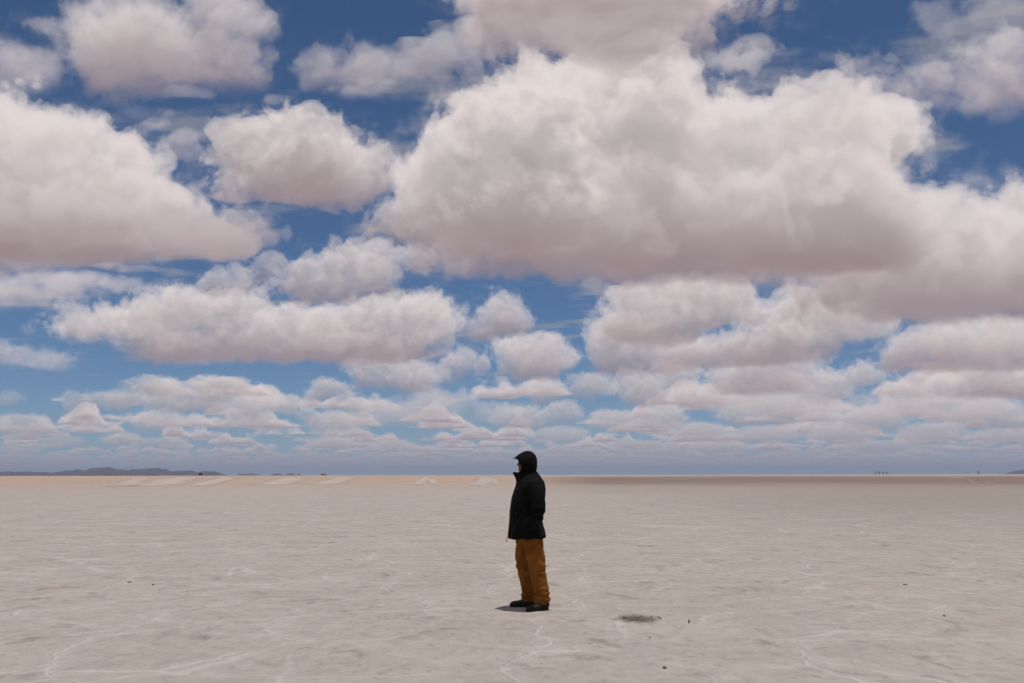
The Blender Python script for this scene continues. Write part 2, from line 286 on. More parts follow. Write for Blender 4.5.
    (-3.83, -6.25, 1.14, 0.47, 0.47, 0.27, 0.30, 1.6), (-4.50, -6.70, 1.12, 0.39, 0.39, 0.16, 0.30, 1.0),
    (1.64, -0.42, 1.20, 0.66, 0.66, 0.26, 0.30, 1.1), (2.10, -0.26, 1.13, 0.42, 0.42, 0.21, 0.30, 1.1),
    (2.53, -0.06, 1.11, 0.36, 0.36, 0.24, 0.30, 1.0), (2.27, 0.38, 1.16, 0.52, 0.52, 0.33, 0.30, 1.6),
    (4.87, -2.66, 1.09, 0.31, 0.31, 0.21, 0.30, 1.6), (4.40, -2.18, 1.09, 0.31, 0.31, 0.14, 0.30, 1.6),
    (3.65, -4.22, 1.12, 0.40, 0.40, 0.24, 0.30, 1.6), (2.73, -3.85, 1.12, 0.39, 0.39, 0.27, 0.30, 1.1),
    (-2.33, -1.68, 1.13, 0.44, 0.44, 0.24, 0.30, 1.0), (-2.19, -2.63, 1.11, 0.37, 0.37, 0.22, 0.30, 1.6),
    (-1.19, 0.40, 1.10, 0.32, 0.32, 0.13, 0.30, 1.6), (-1.13, 0.55, 1.19, 0.63, 0.63, 0.43, 0.30, 1.6),
    (8.60, 0.67, 1.15, 0.50, 0.50, 0.23, 0.30, 1.0), (8.45, 0.66, 1.15, 0.50, 0.50, 0.32, 0.30, 1.1),
]
SKY_OSL = r'''
// Cumulus sky. A ray march through clouds standing at real places round the viewer
// (unit: the height of the flat cloud base above the plain).
float billow(point p, int oct){
  float s=0, a=0.5, n=0; point q=p;
  for(int i=0;i<oct;i++){ s+=a*abs(noise("perlin",q)); n+=a; a*=0.56; q=q*2.13+vector(3.1,1.7,5.3); }
  return s/n;
}
float fbm(point p, int oct){
  float s=0, a=0.5; point q=p;
  for(int i=0;i<oct;i++){ s+=a*noise("perlin",q); a*=0.5; q=q*2.07+vector(1.3,7.1,2.9); }
  return s;
}
// distance to the cloud bodies met by this ray in units of their own billow height, and the
// billow height, size and softness there
float body(point p, float B[], int nh, int hit[48], output float A, output float sc, output float soft){
  float u=1e3; sc=0.3; soft=1; A=0.2;
  for(int i=0;i<nh;i++){
    int k=hit[i]*12;
    float qx=(p[0]-B[k])*B[k+3], qy=(p[1]-B[k+1])*B[k+4], qz=(p[2]-B[k+2])*B[k+5];
    float q2=qx*qx+qy*qy+qz*qz;
    if(q2<4.4){
      float e=(sqrt(q2)-1)*B[k+6];          // in units of this body's own billow height B[k+9]
      if(u>1e2){ u=e; A=B[k+9]; sc=B[k+7]; soft=B[k+8]; }
      else if(e<u+0.8){
        float h=clamp(0.5+u-e,0.0,1.0);
        float g=smoothstep(-0.8,0.8,u-e);
        u=mix(u,e,h)-0.4*h*(1-h);
        A=mix(A,B[k+9],g); sc=mix(sc,B[k+7],g); soft=mix(soft,B[k+8],g);
      }
    }
  }
  return u;
}
float field(point p, vector wp, float far, float B[], int nh, int hit[48], int oct, output float sc, output float soft, output float w){
  float A;
  float u=body(p+wp,B,nh,hit,A,sc,soft);
  if(u>1e2){ w=-1; return far; }
  w=0.16*A*soft*soft;
  if(u<1.3){
    // billows come in three sizes; where clouds of different size meet they cross-fade
    float lev=clamp(log(0.42/max(sc,0.05))/0.6931,0.0,2.0);
    float l0=floor(lev), fr=smoothstep(0.3,0.7,lev-l0);
    if(fr>=1){ l0+=1; fr=0; }
    point q=p*(2.2*pow(2.0,l0));
    float wv=fbm(q*0.45+vector(9,2,4),2);
    float b=billow(q+vector(wv,-wv,wv)*0.6,oct);
    if(fr>0){
      point q2=p*(4.4*pow(2.0,l0));
      float wv2=fbm(q2*0.45+vector(9,2,4),2);
      b=mix(b,billow(q2+vector(wv2,-wv2,wv2)*0.6,oct),fr); wv=mix(wv,wv2,fr);
    }
    u+=0.22-2.1*b-0.55*wv;
    if(oct>3) u+=0.36*(l0>0?0.45:1.0)*(noise("perlin",q*2.9)+0.6*noise("perlin",q*7.3));
    if(soft>1.25) u+=1.7*(fbm(q*1.4,oct)+0.08)*(soft-1);
  }
  float base=1.0+0.05*noise("perlin",p*2.0)+0.02*noise("perlin",p*9.0)-p[2];
  return max(u*A,base*0.8);
}
shader cumulus_sky(CLOUDARRAY, vector D=vector(0,0,1), color Clear=0, output color Sky=0)
{
  vector d=normalize(D);
  color clr=Clear*color(0.4352,0.5644,0.6664);
  color col=clr;
  if(d[2]>0.002){
    float T=1; color S=0; float tmean=0, wsum=0;
    // bodies met by the ray
    int hit[48]; int nh=0; float t0=1e6, t1=0;
    for(int i=0;i<280;i++){
      int k=i*12;
      if(nh<48 && d[0]*B[k]+d[1]*B[k+1]+d[2]*B[k+2]>B[k+10]){
        float dn=0.25*B[k+7];   // reach down too: bodies above a point shade it
        float iz=1/(1/B[k+5]+dn);
        vector o=vector(-B[k]*B[k+3],-B[k+1]*B[k+4],-(B[k+2]-dn)*iz);
        vector e=vector(d[0]*B[k+3],d[1]*B[k+4],d[2]*iz);
        float aa=dot(e,e), bb=dot(o,e);
        float cc=dot(o,o)-3.61;
        float q=bb*bb-aa*cc;
        if(q>0){
          q=sqrt(q);
          float tb=(-bb+q)/aa;
          if(tb>0){ hit[nh]=i; nh+=1; t0=min(t0,(-bb-q)/aa); t1=max(t1,tb); }
        }
      }
    }
    float jit=noise("hash",d*7919.0);
    if(nh>0){
      t0=max(t0,0.97/d[2]); t1=min(t1,2.6/d[2]);
      float t=t0;
      int oc=t0>9?4:(t0>6?5:6);
      for(int i=0;i<150;i++){
        if(t>t1 || T<0.03) break;
        point p=point(0)+d*t;
        float sc,soft,w;
        vector n1=noise("perlin",p*1.9), n2=noise("perlin",p*5.0);
        vector wp=n1*0.16+n2*0.06; wp=vector(wp[0],wp[1],wp[2]*0.6);
        float f=field(p,wp,max(0.03*t0,0.1),B,nh,hit,oc,sc,soft,w);
        float reach=w>0?0.68*w/(0.16*soft*soft):0.0;
        float ms=min(max(0.010*t0,0.035),0.2*sc)*(0.6+0.4*soft);
        float ds=max((w>0?f-reach*0.6:f)*0.6,ms);
        if(i==0) ds*=0.3+0.7*jit;
        float rho=f<0?smoothstep(0.0,1.0,-f/w):0.0;
        if(w>0 && f>-w && f<reach){   // feathered scraps torn off the edges
          float sx=noise("perlin",vector(p[0],p[1],p[2]*1.6)*(1.9/max(sc,0.1)))+0.55*noise("perlin",p*(4.6/max(sc,0.1)))+0.3*noise("perlin",p*(11.0/max(sc,0.1)));
          rho=max(rho,0.22*clamp(1-f/reach,0.0,1.0)*smoothstep(0.12,0.75,sx)*smoothstep(0.97,1.02,p[2]));
        }
        if(rho>0){
          float a=1-exp(-rho*2.6*ds/(0.1*t0)*(soft>1.25?0.5:1.0));
          // light from the high sun: how much cloud lies above this point
          float c2,s2,w2;
          vector L=vector(0.12,0,0.99);
          float st=0.26*sc;
          float l1=field(p+L*st,wp,1.0,B,nh,hit,4,c2,s2,w2), l2=field(p+L*st*2.6,wp,1.0,B,nh,hit,2,c2,s2,w2), l3=field(p+L*st*6.0,wp,1.0,B,nh,hit,1,c2,s2,w2);
          float tau=clamp(-l1/(0.22*sc),0.0,1.0)*1.0+clamp(-l2/(0.35*sc),0.0,1.0)*1.6+clamp(-l3/(0.5*sc),0.0,1.0)*2.6;
          float rag=smoothstep(1.2,1.8,soft);   // ragged thin cloud lets the light through
          tau*=clamp(sc*3.0,0.55,1.0)*mix(1.0,0.4,rag);
          float hgt=clamp((p[2]-1.0)/(1.6*sc),0.0,1.0);
          // deep bodies scatter the light about and shade softly, small ones show every puff
          float big=smoothstep(0.16,0.36,sc);
          float sun=mix(0.45*exp(-tau*1.0)+0.45*exp(-tau*0.26)+0.10*hgt,0.26*exp(-tau*0.9)+0.32*exp(-tau*0.20)+0.42*smoothstep(-0.25,1.2,hgt),big);
          sun*=mix(0.45+0.55*smoothstep(0.0,0.8,hgt),0.52+0.48*smoothstep(0.0,0.6,hgt),big)*(1-rag)+rag;
          color lit=color(6.6200,6.0800,5.7000)*sun+color(0.5500,0.5800,0.6800)*(0.35+0.65*hgt)*exp(-tau*0.12)+color(2.6200,1.8000,1.8800)*(1-0.55*hgt);
          S+=T*a*lit; tmean+=T*a*t; wsum+=T*a; T*=1-a;
        }
        t+=ds;
      }
    }
    // far banks of small cumulus down to the horizon
    float ta=max(1.0/d[2],11.5), tb=min(1.45/d[2],150.0);
    if(tb>ta && T>0.02){
      int N=26; float ds=(tb-ta)/N; float t=ta+ds*jit;
      for(int i=0;i<N;i++){
        point p=point(0)+d*t;
        float hz=p[2]-1;
        float side=clamp(p[0]/p[1],-0.6,0.6);
        float cv=fbm(point(p[0]*0.62,p[1]*0.50,3.3),4)*2.5+-0.50+0.10*side-0.03*abs(side);
        float bl=billow(point(p[0]*1.3,p[1]*1.1,p[2]*2.5),5);
        float f=cv+bl*0.8-hz*1.6;
        if(f>0){
          float rho=smoothstep(0.0,0.16,f)*smoothstep(0.0,0.02,hz);
          float a=1-exp(-rho*ds*6.0);
          float f2=f-0.3+0.1*bl;
          float tau=clamp(f*4.5,0.0,4.0)*0.8;
          float sun=0.4*exp(-tau*0.9)+0.6*exp(-tau*0.3);
          float rel=clamp(hz*1.9/max(cv+0.12,0.05),0.0,1.0);
          color lit=color(6.6200,6.0800,5.7000)*sun*(0.35+0.75*rel)+color(0.5500,0.5800,0.6800)*0.6+color(2.6200,1.8000,1.8800)*0.9;
          S+=T*a*lit; tmean+=T*a*t; wsum+=T*a; T*=1-a;
        }
        t+=ds;
      }
    }
    // thin veil high above
    float tv=1.9/d[2];
    point pv=point(d[0]*tv,d[1]*tv,0);
    float ve=fbm(point(pv[0]*1.1,pv[1]*1.5,1.7),7);
    float va=0.50*smoothstep(0.06,0.40,ve)*smoothstep(0.03,0.2,d[2]);
    color sk=mix(clr,color(4.0000,3.8000,3.8000),va);
    // air between the viewer and the clouds
    float tm=wsum>0?tmean/wsum:30;
    color cl=wsum>0?S/wsum:color(0);
    float air=1-exp(-tm/120.0);
    cl=mix(cl,color(3.1500,3.3000,3.9500),air);
    col=sk*T+cl*(1-T);
    float hz=exp(-d[2]*28.0);
    col=mix(col,color(3.1500,3.3000,3.9500),0.8*hz);
  }
  Sky=col;
}
'''
sc.render.engine = 'CYCLES'
sc.cycles.shading_system = True
txt = bpy.data.texts.new('cumulus_sky.osl')
CB = []
for (x, y, z, rx, ry, rz, bs, rag) in CLOUDS:
    rm = min(rx, ry, rz); dd = math.sqrt(x*x+y*y+z*z); far = 2.15*max(rx, ry, rz)+.2
    CB += [x, y, z, 1/rx, 1/ry, 1/rz, rm/min(.7*bs, 1.1*rm), bs, rag, min(.7*bs, 1.1*rm), math.sqrt(max(dd*dd-far*far, 0)) if far < dd else -1e3, 0]
txt.write(SKY_OSL.replace('CLOUDARRAY', 'float B[%d]={%s}' % (len(CB), ','.join('%.5g' % v for v in CB))))
sn = nt.nodes.new('ShaderNodeScript'); sn.mode = 'INTERNAL'; sn.script = txt
tc = nt.nodes.new('ShaderNodeTexCoord')
if 'Clear' in sn.inputs:
    nt.links.new(tc.outputs['Generated'], sn.inputs['D'])
    nt.links.new(sk.outputs[0], sn.inputs['Clear'])
    nt.links.new(sn.outputs[0], bg.inputs[0])
else:   # no OSL compiler: plain noise clouds on a flat layer
    sc.cycles.shading_system = False
    sp = nt.nodes.new('ShaderNodeSeparateXYZ'); nt.links.new(tc.outputs['Generated'], sp.inputs[0])
    dz = mth(nt, 'MAXIMUM', sp.outputs[2], 0.02)
    cb = nt.nodes.new('ShaderNodeCombineXYZ')
    nt.links.new(mth(nt, 'DIVIDE', sp.outputs[0], dz), cb.inputs[0]); nt.links.new(mth(nt, 'DIVIDE', sp.outputs[1], dz), cb.inputs[1])
    nz = tex(nt, cb.outputs[0], 0.7, 8, 0.55)
    nt.links.new(mix(nt, ramp(nt, nz.outputs[0], 0.46, 0.56), sk.outputs[0], (5.0, 4.6, 4.5)), bg.inputs[0])

sc.view_settings.view_transform = 'Standard'; sc.view_settings.look = 'None'
sc.view_settings.exposure = 0.0; sc.view_settings.gamma = 1.0; sc.view_settings.use_curve_mapping = False
sc.cycles.use_adaptive_sampling = True; sc.cycles.adaptive_threshold = 0.015; sc.cycles.adaptive_min_samples = 24
sc.cycles.max_bounces = 5; sc.cycles.diffuse_bounces = 2; sc.cycles.volume_bounces = 0
sc.cycles.use_denoising = True

# ------------------------------------------------------------------ the salt flat
def ground_z(r):
    t = min(max((r-170)/(560-170), 0), 1); t = t*t*(3-2*t)
    u = min(max((r-560)/2500, 0), 1)
    return 1.31*t+0.12*u

def ray(px, py):
    u = (px-512)/995.0; v = (341.5-py)/995.0
    roll = R(0.095)
    u, v = u*math.cos(roll)+v*math.sin(roll), -u*math.sin(roll)+v*math.cos(roll)
    return Vector((u, math.cos(PITCH)-v*math.sin(PITCH), math.sin(PITCH)+v*math.cos(PITCH)))

rs = [0.0, 0.6]
while rs[-1] < 45000: rs.append(rs[-1]*1.045+0.05)
A = 240
gv = [(0, 0, 0)]; gf = []
for r in rs[1:]:
    for k in range(A):
        a = 2*math.pi*k/A
        gv.append((r*math.cos(a), r*math.sin(a), ground_z(r)))
for k in range(A): gf.append((0, 1+k, 1+(k+1) % A))
for j in range(len(rs)-2):
    for k in range(A):
        a, b = 1+j*A+k, 1+j*A+(k+1) % A
        gf.append((a, a+A, b+A, b))

def salt_material():
    m, nt, b = mat('salt_crust', 0.85, 0.25)
    geo = nt.nodes.new('ShaderNodeTexCoord'); P = geo.outputs['Object']
    sp = nt.nodes.new('ShaderNodeSeparateXYZ'); nt.links.new(P, sp.inputs[0])
    fl = nt.nodes.new('ShaderNodeCombineXYZ'); nt.links.new(sp.outputs[0], fl.inputs[0]); nt.links.new(sp.outputs[1], fl.inputs[1])
    P = fl.outputs[0]
    ln = nt.nodes.new('ShaderNodeVectorMath'); ln.operation = 'LENGTH'; nt.links.new(P, ln.inputs[0]); r = ln.outputs['Value']
    big = tex(nt, P, 0.05, 4, 0.5).outputs[0]
    mid = tex(nt, P, 0.55, 5, 0.6).outputs[0]
    fine = tex(nt, P, 4.2, 6, 0.68).outputs[0]
    grit = tex(nt, P, 38, 4, 0.7).outputs[0]
    # base tone of the dirty crust
    c = mix(nt, ramp(nt, mid, 0.3, 0.7), SALT_A, SALT_B)
    c = mix(nt, ramp(nt, big, 0.35, 0.68), c, mix(nt, 0.55, c, SALT_C))
    c = mix(nt, mth(nt, 'MULTIPLY', ramp(nt, fine, 0.50, 0.72), 0.55), c, SALT_D)
    # grey-brown smears a hand or two long
    sm = nt.nodes.new('ShaderNodeMapping'); sm.inputs['Scale'].default_value = (1.0, 0.55, 1.0); sm.inputs['Rotation'].default_value = (0, 0, 0.25); nt.links.new(P, sm.inputs[0])
    s1 = tex(nt, sm.outputs[0], 2.6, 5, 0.62, 0.6).outputs[0]
    s2 = tex(nt, P, 0.9, 3, 0.5).outputs[0]
    stain = mth(nt, 'MULTIPLY', ramp(nt, s1, 0.53, 0.70), ramp(nt, s2, 0.36, 0.60))
    c = mix(nt, mth(nt, 'MULTIPLY', stain, 0.75), c, STAIN)
    # crumbs of dirt
    cr = nt.nodes.new('ShaderNodeTexVoronoi'); cr.inputs['Scale'].default_value = 3.1; nt.links.new(P, cr.inputs['Vector'])
    crumb = mth(nt, 'MULTIPLY', ramp(nt, cr.outputs['Distance'], 0.035, 0.075, 1, 0), ramp(nt, cr.outputs['Color'], 0.62, 0.66))
    c = mix(nt, mth(nt, 'MULTIPLY', crumb, 0.6), c, (0.10, 0.08, 0.065))
    # faint pink and grey-green tints
    tn = tex(nt, sm.outputs[0], 1.1, 6, 0.7, 0.4).outputs[0]
    c = mix(nt, mth(nt, 'MULTIPLY', ramp(nt, tn, 0.52, 0.68), 0.4), c, (0.405, 0.325, 0.285))
    c = mix(nt, mth(nt, 'MULTIPLY', ramp(nt, tn, 0.48, 0.34), 0.4), c, (0.305, 0.295, 0.270))
    f2 = tex(nt, sm.outputs[0], 9.0, 5, 0.7, 0.3).outputs[0]
    c = mix(nt, mth(nt, 'MULTIPLY', ramp(nt, f2, 0.54, 0.70), 0.36), c, (0.19, 0.166, 0.146))
    c = mix(nt, mth(nt, 'MULTIPLY', ramp(nt, f2, 0.46, 0.32), 0.35), c, (0.50, 0.458, 0.42))
    va = mth(nt, 'ADD', mth(nt, 'MULTIPLY', f2, 0.5), mth(nt, 'ADD', mth(nt, 'MULTIPLY', tn, 0.3), mth(nt, 'MULTIPLY', fine, 0.35)))
    vl = ramp(nt, va, 0.42, 0.76, 1.13, 0.86, smooth=False)
    vc = nt.nodes.new('ShaderNodeCombineColor')
    for i in range(3): nt.links.new(vl, vc.inputs[i])
    c = mix(nt, 1.0, c, vc.outputs[0], 'MULTIPLY')
    # pale ridges of the salt polygons, broken and wandering
    wp = tex(nt, P, 1.3, 4, 0.6)
    wv = nt.nodes.new('ShaderNodeVectorMath'); wv.operation = 'MULTIPLY_ADD'; nt.links.new(wp.outputs['Color'], wv.inputs[0]); wv.inputs[1].default_value = (0.55, 0.55, 0); nt.links.new(P, wv.inputs[2])
    vo = nt.nodes.new('ShaderNodeTexVoronoi'); vo.feature = 'DISTANCE_TO_EDGE'; vo.inputs['Scale'].default_value = 0.72; nt.links.new(wv.outputs[0], vo.inputs['Vector'])
    ridge = ramp(nt, vo.outputs['Distance'], 0.004, 0.030, 1, 0)
    soft = ramp(nt, vo.outputs['Distance'], 0.0, 0.11, 1, 0)
    there = ramp(nt, tex(nt, P, 0.8, 3, 0.6).outputs[0], 0.33, 0.55)
    rg = mth(nt, 'MULTIPLY', ridge, there)
    c = mix(nt, mth(nt, 'MULTIPLY', rg, 0.55), c, RIDGE)
    c = mix(nt, mth(nt, 'MULTIPLY', mth(nt, 'MULTIPLY', soft, there), 0.18), c, RIDGE)
    # gritty value noise
    c = mix(nt, 0.14, c, mix(nt, grit, (0.15, 0.135, 0.122), (0.60, 0.555, 0.51)))
    # far out the colour turns to pale peach, on the right to a brown band
    az = mth(nt, 'DIVIDE', sp.outputs[0], mth(nt, 'MAXIMUM', sp.outputs[1], 1.0))
    wob = mth(nt, 'MULTIPLY', mth(nt, 'SUBTRACT', tex(nt, P, 0.016, 5, 0.6).outputs[0], 0.5), 150)
    rr = mth(nt, 'ADD', r, wob)
    right = ramp(nt, az, -0.02, 0.10)
    far_mix = ramp(nt, rr, 60, 225)
    left_c = mix(nt, ramp(nt, tex(nt, P, 0.03, 4, 0.6).outputs[0], 0.35, 0.65), PEACH_A, PEACH_B)
    brown = mix(nt, ramp(nt, tex(nt, P, 0.05, 5, 0.65).outputs[0], 0.3, 0.7), BROWN_A, BROWN_B)
    far_c = mix(nt, ramp(nt, rr, 330, 470), brown, FAR_R)
    dc = mix(nt, right, left_c, far_c)
    c = mix(nt, far_mix, c, dc)
    # the middle distance gets darker and browner towards the right
    c = mix(nt, mth(nt, 'MULTIPLY', mth(nt, 'MULTIPLY', ramp(nt, az, -0.05, 0.4), ramp(nt, r, 12, 60)), mth(nt, 'SUBTRACT', 0.42, mth(nt, 'MULTIPLY', far_mix, 0.42))), c, DARK_R)
    nt.links.new(c, b.inputs['Base Color'])
    h = mth(nt, 'ADD', mth(nt, 'MULTIPLY', rg, 0.020), mth(nt, 'MULTIPLY', mth(nt, 'MULTIPLY', soft, there), 0.010))
    h = mth(nt, 'ADD', h, mth(nt, 'MULTIPLY', fine, 0.014))
    h = mth(nt, 'ADD', h, mth(nt, 'MULTIPLY', grit, 0.004))
    h = mth(nt, 'ADD', h, mth(nt, 'MULTIPLY', mid, 0.05))
    bp = nt.nodes.new('ShaderNodeBump'); bp.inputs['Strength'].default_value = 0.75; bp.inputs['Distance'].default_value = 1.0
    nt.links.new(h, bp.inputs['Height']); nt.links.new(bp.outputs[0], b.inputs['Normal'])
    return m
SALT_A, SALT_B, SALT_C, SALT_D = (0.368, 0.330, 0.294), (0.450, 0.405, 0.364), (0.412, 0.352, 0.302), (0.300, 0.272, 0.250)
STAIN, DARK_R, RIDGE = (0.165, 0.138, 0.116), (0.21, 0.175, 0.148), (0.56, 0.52, 0.485)
PEACH_A, PEACH_B = (0.46, 0.345, 0.262), (0.40, 0.318, 0.255)
BROWN_A, BROWN_B, FAR_R = (0.20, 0.145, 0.112), (0.26, 0.20, 0.165), (0.40, 0.335, 0.295)
salt = salt_material()
ground = tag(obj('ground', (gv, gf), salt), 'wide dirty white salt flat reaching the horizon', kind='structure')

# old vehicle tracks, packed pale salt running out towards the horizon
def on_ground(px, py):
    d = ray(px, py)
    lo, hi = 3.0, 20000.0
    hl = math.hypot(d.x, d.y); sl = d.z/hl
    for _ in range(80):
        m_ = math.sqrt(lo*hi)
        if EYE+sl*m_ > ground_z(m_): lo = m_
        else: hi = m_
    return Vector((d.x/hl*lo, d.y/hl*lo, ground_z(lo)))

def track_material():
    m, nt, b = mat('packed_salt', 0.9, 0.2)
    tcn = nt.nodes.new('ShaderNodeTexCoord')
    at = nt.nodes.new('ShaderNodeAttribute'); at.attribute_name = 'edge'
    n = tex(nt, tcn.outputs['Object'], 0.25, 5, 0.65).outputs[0]
    nt.links.new(mix(nt, n, (0.61, 0.54, 0.48), (0.53, 0.465, 0.41)), b.inputs['Base Color'])
    a = mth(nt, 'MULTIPLY', ramp(nt, at.outputs['Fac'], 0.0, 0.8), ramp(nt, n, 0.25, 0.6, 0.35, 0.9))
    nt.links.new(a, b.inputs['Alpha'])
    return m
packed = track_material()
TRACKS = [
    ((108, 487.5), (146, 477.3), 3.6), ((150, 486.5), (181, 477.0), 6.5), ((186, 486.5), (231, 476.9), 4.0),
    ((256, 485.5), (300, 476.8), 5.5), ((318, 484.5), (349, 476.8), 5.0), ((415, 485), (427, 477.2), 2.2),
    ((437, 484.5), (429, 478.2), 1.8), ((477, 486), (487, 476.9), 3.2), ((497, 484), (491, 477.2), 2.0),
    ((985, 487), (966, 478.2), 0.35), ((1006, 489), (986, 481), 0.35), ((962, 478.2), (944, 476.2), 3.0)]
for (p0, p1, wd) in TRACKS:
    a, b_ = on_ground(*p0), on_ground(*p1)
    n = 40; v = []; f = []; ed = []
    dirv = (b_-a); dirv.z = 0; side = Vector((-dirv.y, dirv.x, 0)).normalized()
    for i in range(n+1):
        t = i/n; q = a.lerp(b_, t**1.3)
        q += side*(noise.noise(Vector((t*6, wd, 3)))*wd*0.5)
        for k in range(5):
            s = q+side*(wd*(0.9+0.6*t)*(k-2)/2)
            v.append((s.x, s.y, ground_z(math.hypot(s.x, s.y))+0.02))
            ed.append((0.4 if p0[0] > 900 else 1.0)*(1-abs(k-2)/2)*min(1, t*6)*min(1, (1-t)*8))
    for i in range(n):
        for k in range(4):
            f.append((i*5+k, i*5+k+1, i*5+k+6, i*5+k+5))
    o = tag(obj('track', (v, f), packed), 'pale packed vehicle track crossing the salt', kind='structure')
    at = o.data.attributes.new('edge', 'FLOAT', 'POINT'); at.data.foreach_set('value', ed)

# ------------------------------------------------------------------ far mountains
def rock_material(name, a, b_):
    m, nt, b = mat(name, 1.0, 0.05)
    tcn = nt.nodes.new('ShaderNodeTexCoord')
    n = tex(nt, tcn.outputs['Object'], 0.0016, 7, 0.6).outputs[0]
    nt.links.new(mix(nt, ramp(nt, n, 0.35, 0.65), a, b_), b.inputs['Base Color'])
    return m
rock = rock_material('volcanic_rock', (0.058, 0.048, 0.064), (0.095, 0.078, 0.096))

def range_mesh(name, prof, dist, depth, label, seed, rough=0.22):
    """prof: skyline as (px x, px height above the horizon); a ridge with slopes front and back"""
    xs = [p[0] for p in prof]
    nx = max(24, int((xs[-1]-xs[0])*1.6)); ny = 15
    v, f = [], []
    for i in range(nx+1):
        px = xs[0]+(xs[-1]-xs[0])*i/nx
        hpx = float(np.interp(px, xs, [p[1] for p in prof]))
        hpx *= 1+rough*noise.noise(Vector((px*0.16, seed, 0)))+rough*0.6*noise.noise(Vector((px*0.5, seed, 4)))
        D = ray(px, 475); D.z = 0; D /= D.y
        for j in range(ny+1):
            t = j/ny*2-1
            y = dist+depth*t
            crest = max(0, 1-abs(t+0.25*noise.noise(Vector((px*0.05, seed, 9)))))
            g = noise.noise(Vector((px*0.11, t*3.0, seed)))*0.25
            h = .84*hpx/995*dist*max(0, min(1, crest**0.8*(1+g*(1-crest))))
            v.append((D.x*y, y, 1.30+h))
    for i in range(nx):
        for j in range(ny):
            a = i*(ny+1)+j
            f.append((a, a+ny+1, a+ny+2, a+1))
    return tag(obj(name, (v, f), rock), label, kind='structure')

range_mesh('mountains', [(-160, 4), (-90, 7), (-40, 5), (0, 5.2), (30, 5.2), (52, 4.0), (62, 5.8), (76, 7.2), (84, 6.8), (98, 10.2), (110, 9.4), (122, 7.0), (132, 8.0), (140, 7.4), (153, 9.0), (164, 8.0), (172, 5.4), (182, 4.2)], 17000, 2600, 'long low purple range on the left horizon', 2)
range_mesh('mountains', [(168, 2.5), (176, 5.6), (192, 5.8), (198, 4.0), (206, 5.4), (216, 4.8), (222, 2.2), (228, 0.3)], 15000, 1200, 'low blue hills at the end of the left range', 7)
range_mesh('mountains', [(1003, 0.2), (1010, 2.6), (1024, 5.8), (1050, 9.0), (1110, 12), (1180, 7), (1260, 3)], 21000, 2500, 'blue mountain at the right edge of the horizon', 5)
for i, prof in enumerate([[(236, 0.2), (240, 2.0), (252, 2.6), (262, 0.2)], [(270, 0.2), (273, 1.9), (277, 2.3), (281, 1.7), (285, 0.2)], [(284, 0.2), (287, 2.0), (291, 2.7), (294, 1.8), (296, 0.2)], [(295.5, 0.2), (297, 1.6), (299, 2.1), (302, 0.2)]]):
    range_mesh('hill', prof, 17000 if i else 19000, 160, 'small dark hill floating on the left horizon', 20+i)

# air over the plain
hz = bpy.data.materials.new('air'); hz.use_nodes = True; n_ = hz.node_tree
n_.nodes.remove(n_.nodes['Principled BSDF'])
pv = n_.nodes.new('ShaderNodeVolumePrincipled'); pv.inputs['Color'].default_value = (0.62, 0.74, 0.98, 1); pv.inputs['Density'].default_value = 3.6e-5
n_.links.new(pv.outputs[0], n_.nodes['Material Output'].inputs['Volume'])
bm = bmesh.new(); bmesh.ops.create_cube(bm, size=1, matrix=Matrix.Translation((0, 0, 174)) @ Matrix.Diagonal((92000, 92000, 350, 1)))
if 3.6e-5 > 0: tag(obj('haze', bm, hz, smooth=False), 'thin blue air over the plain', kind='stuff')
else: bm.free()

# ------------------------------------------------------------------ materials of the man
def cloth(name, col, rough, var=0.25, weave=900, sheen=0.0, bump=0.3):
    m, nt, b = mat(name, rough, 0.12)
    tcn = nt.nodes.new('ShaderNodeTexCoord'); P = tcn.outputs['Object']
    n1 = tex(nt, P, 9, 5, 0.6).outputs[0]; n2 = tex(nt, P, 160, 3, 0.6).outputs[0]
    dark = tuple(x*(1-var) for x in col); lite = tuple(min(1, x*(1+var)) for x in col)
    c = mix(nt, ramp(nt, n1, 0.3, 0.7), dark, lite)
    c = mix(nt, 0.25, c, mix(nt, n2, dark, lite))
    nt.links.new(c, b.inputs['Base Color'])
    bp = nt.nodes.new('ShaderNodeBump'); bp.inputs['Strength'].default_value = bump; bp.inputs['Distance'].default_value = 0.01
    nt.links.new(mth(nt, 'ADD', mth(nt, 'MULTIPLY', n1, 1.2), mth(nt, 'MULTIPLY', n2, 0.25)), bp.inputs['Height']); nt.links.new(bp.outputs[0], b.inputs['Normal'])
    return m
skin = cloth('skin', (0.19, 0.088, 0.062), 0.55, 0.12, bump=0.05)
shell = cloth('black_shell_fabric', (0.0042, 0.0042, 0.0047), 0.85, 0.3)
ochre = cloth('ochre_cotton', (0.195, 0.075, 0.0125), 0.95, 0.30)
leather = cloth('dark_suede', (0.040, 0.034, 0.030), 0.8, 0.3)
rubber = cloth('black_rubber', (0.016, 0.016, 0.017), 0.6, 0.2)
thread = cloth('pale_thread', (0.16, 0.16, 0.165), 0.8, 0.1)
metal, mnt, mb = mat('zip_metal', 0.45, 0.5); mb.inputs['Metallic'].default_value = 0.8
mnt.links.new(mix(mnt, tex(mnt, mnt.nodes.new('ShaderNodeTexCoord').outputs['Object'], 300).outputs[0], (0.05, 0.05, 0.05), (0.12, 0.12, 0.12)), mb.inputs['Base Color'])
lens, lnt, lb = mat('dark_lens', 0.5, 0.02)
lnt.links.new(mix(lnt, tex(lnt, lnt.nodes.new('ShaderNodeTexCoord').outputs['Object'], 40).outputs[0], (0.008, 0.008, 0.009), (0.014, 0.013, 0.013)), lb.inputs['Base Color'])

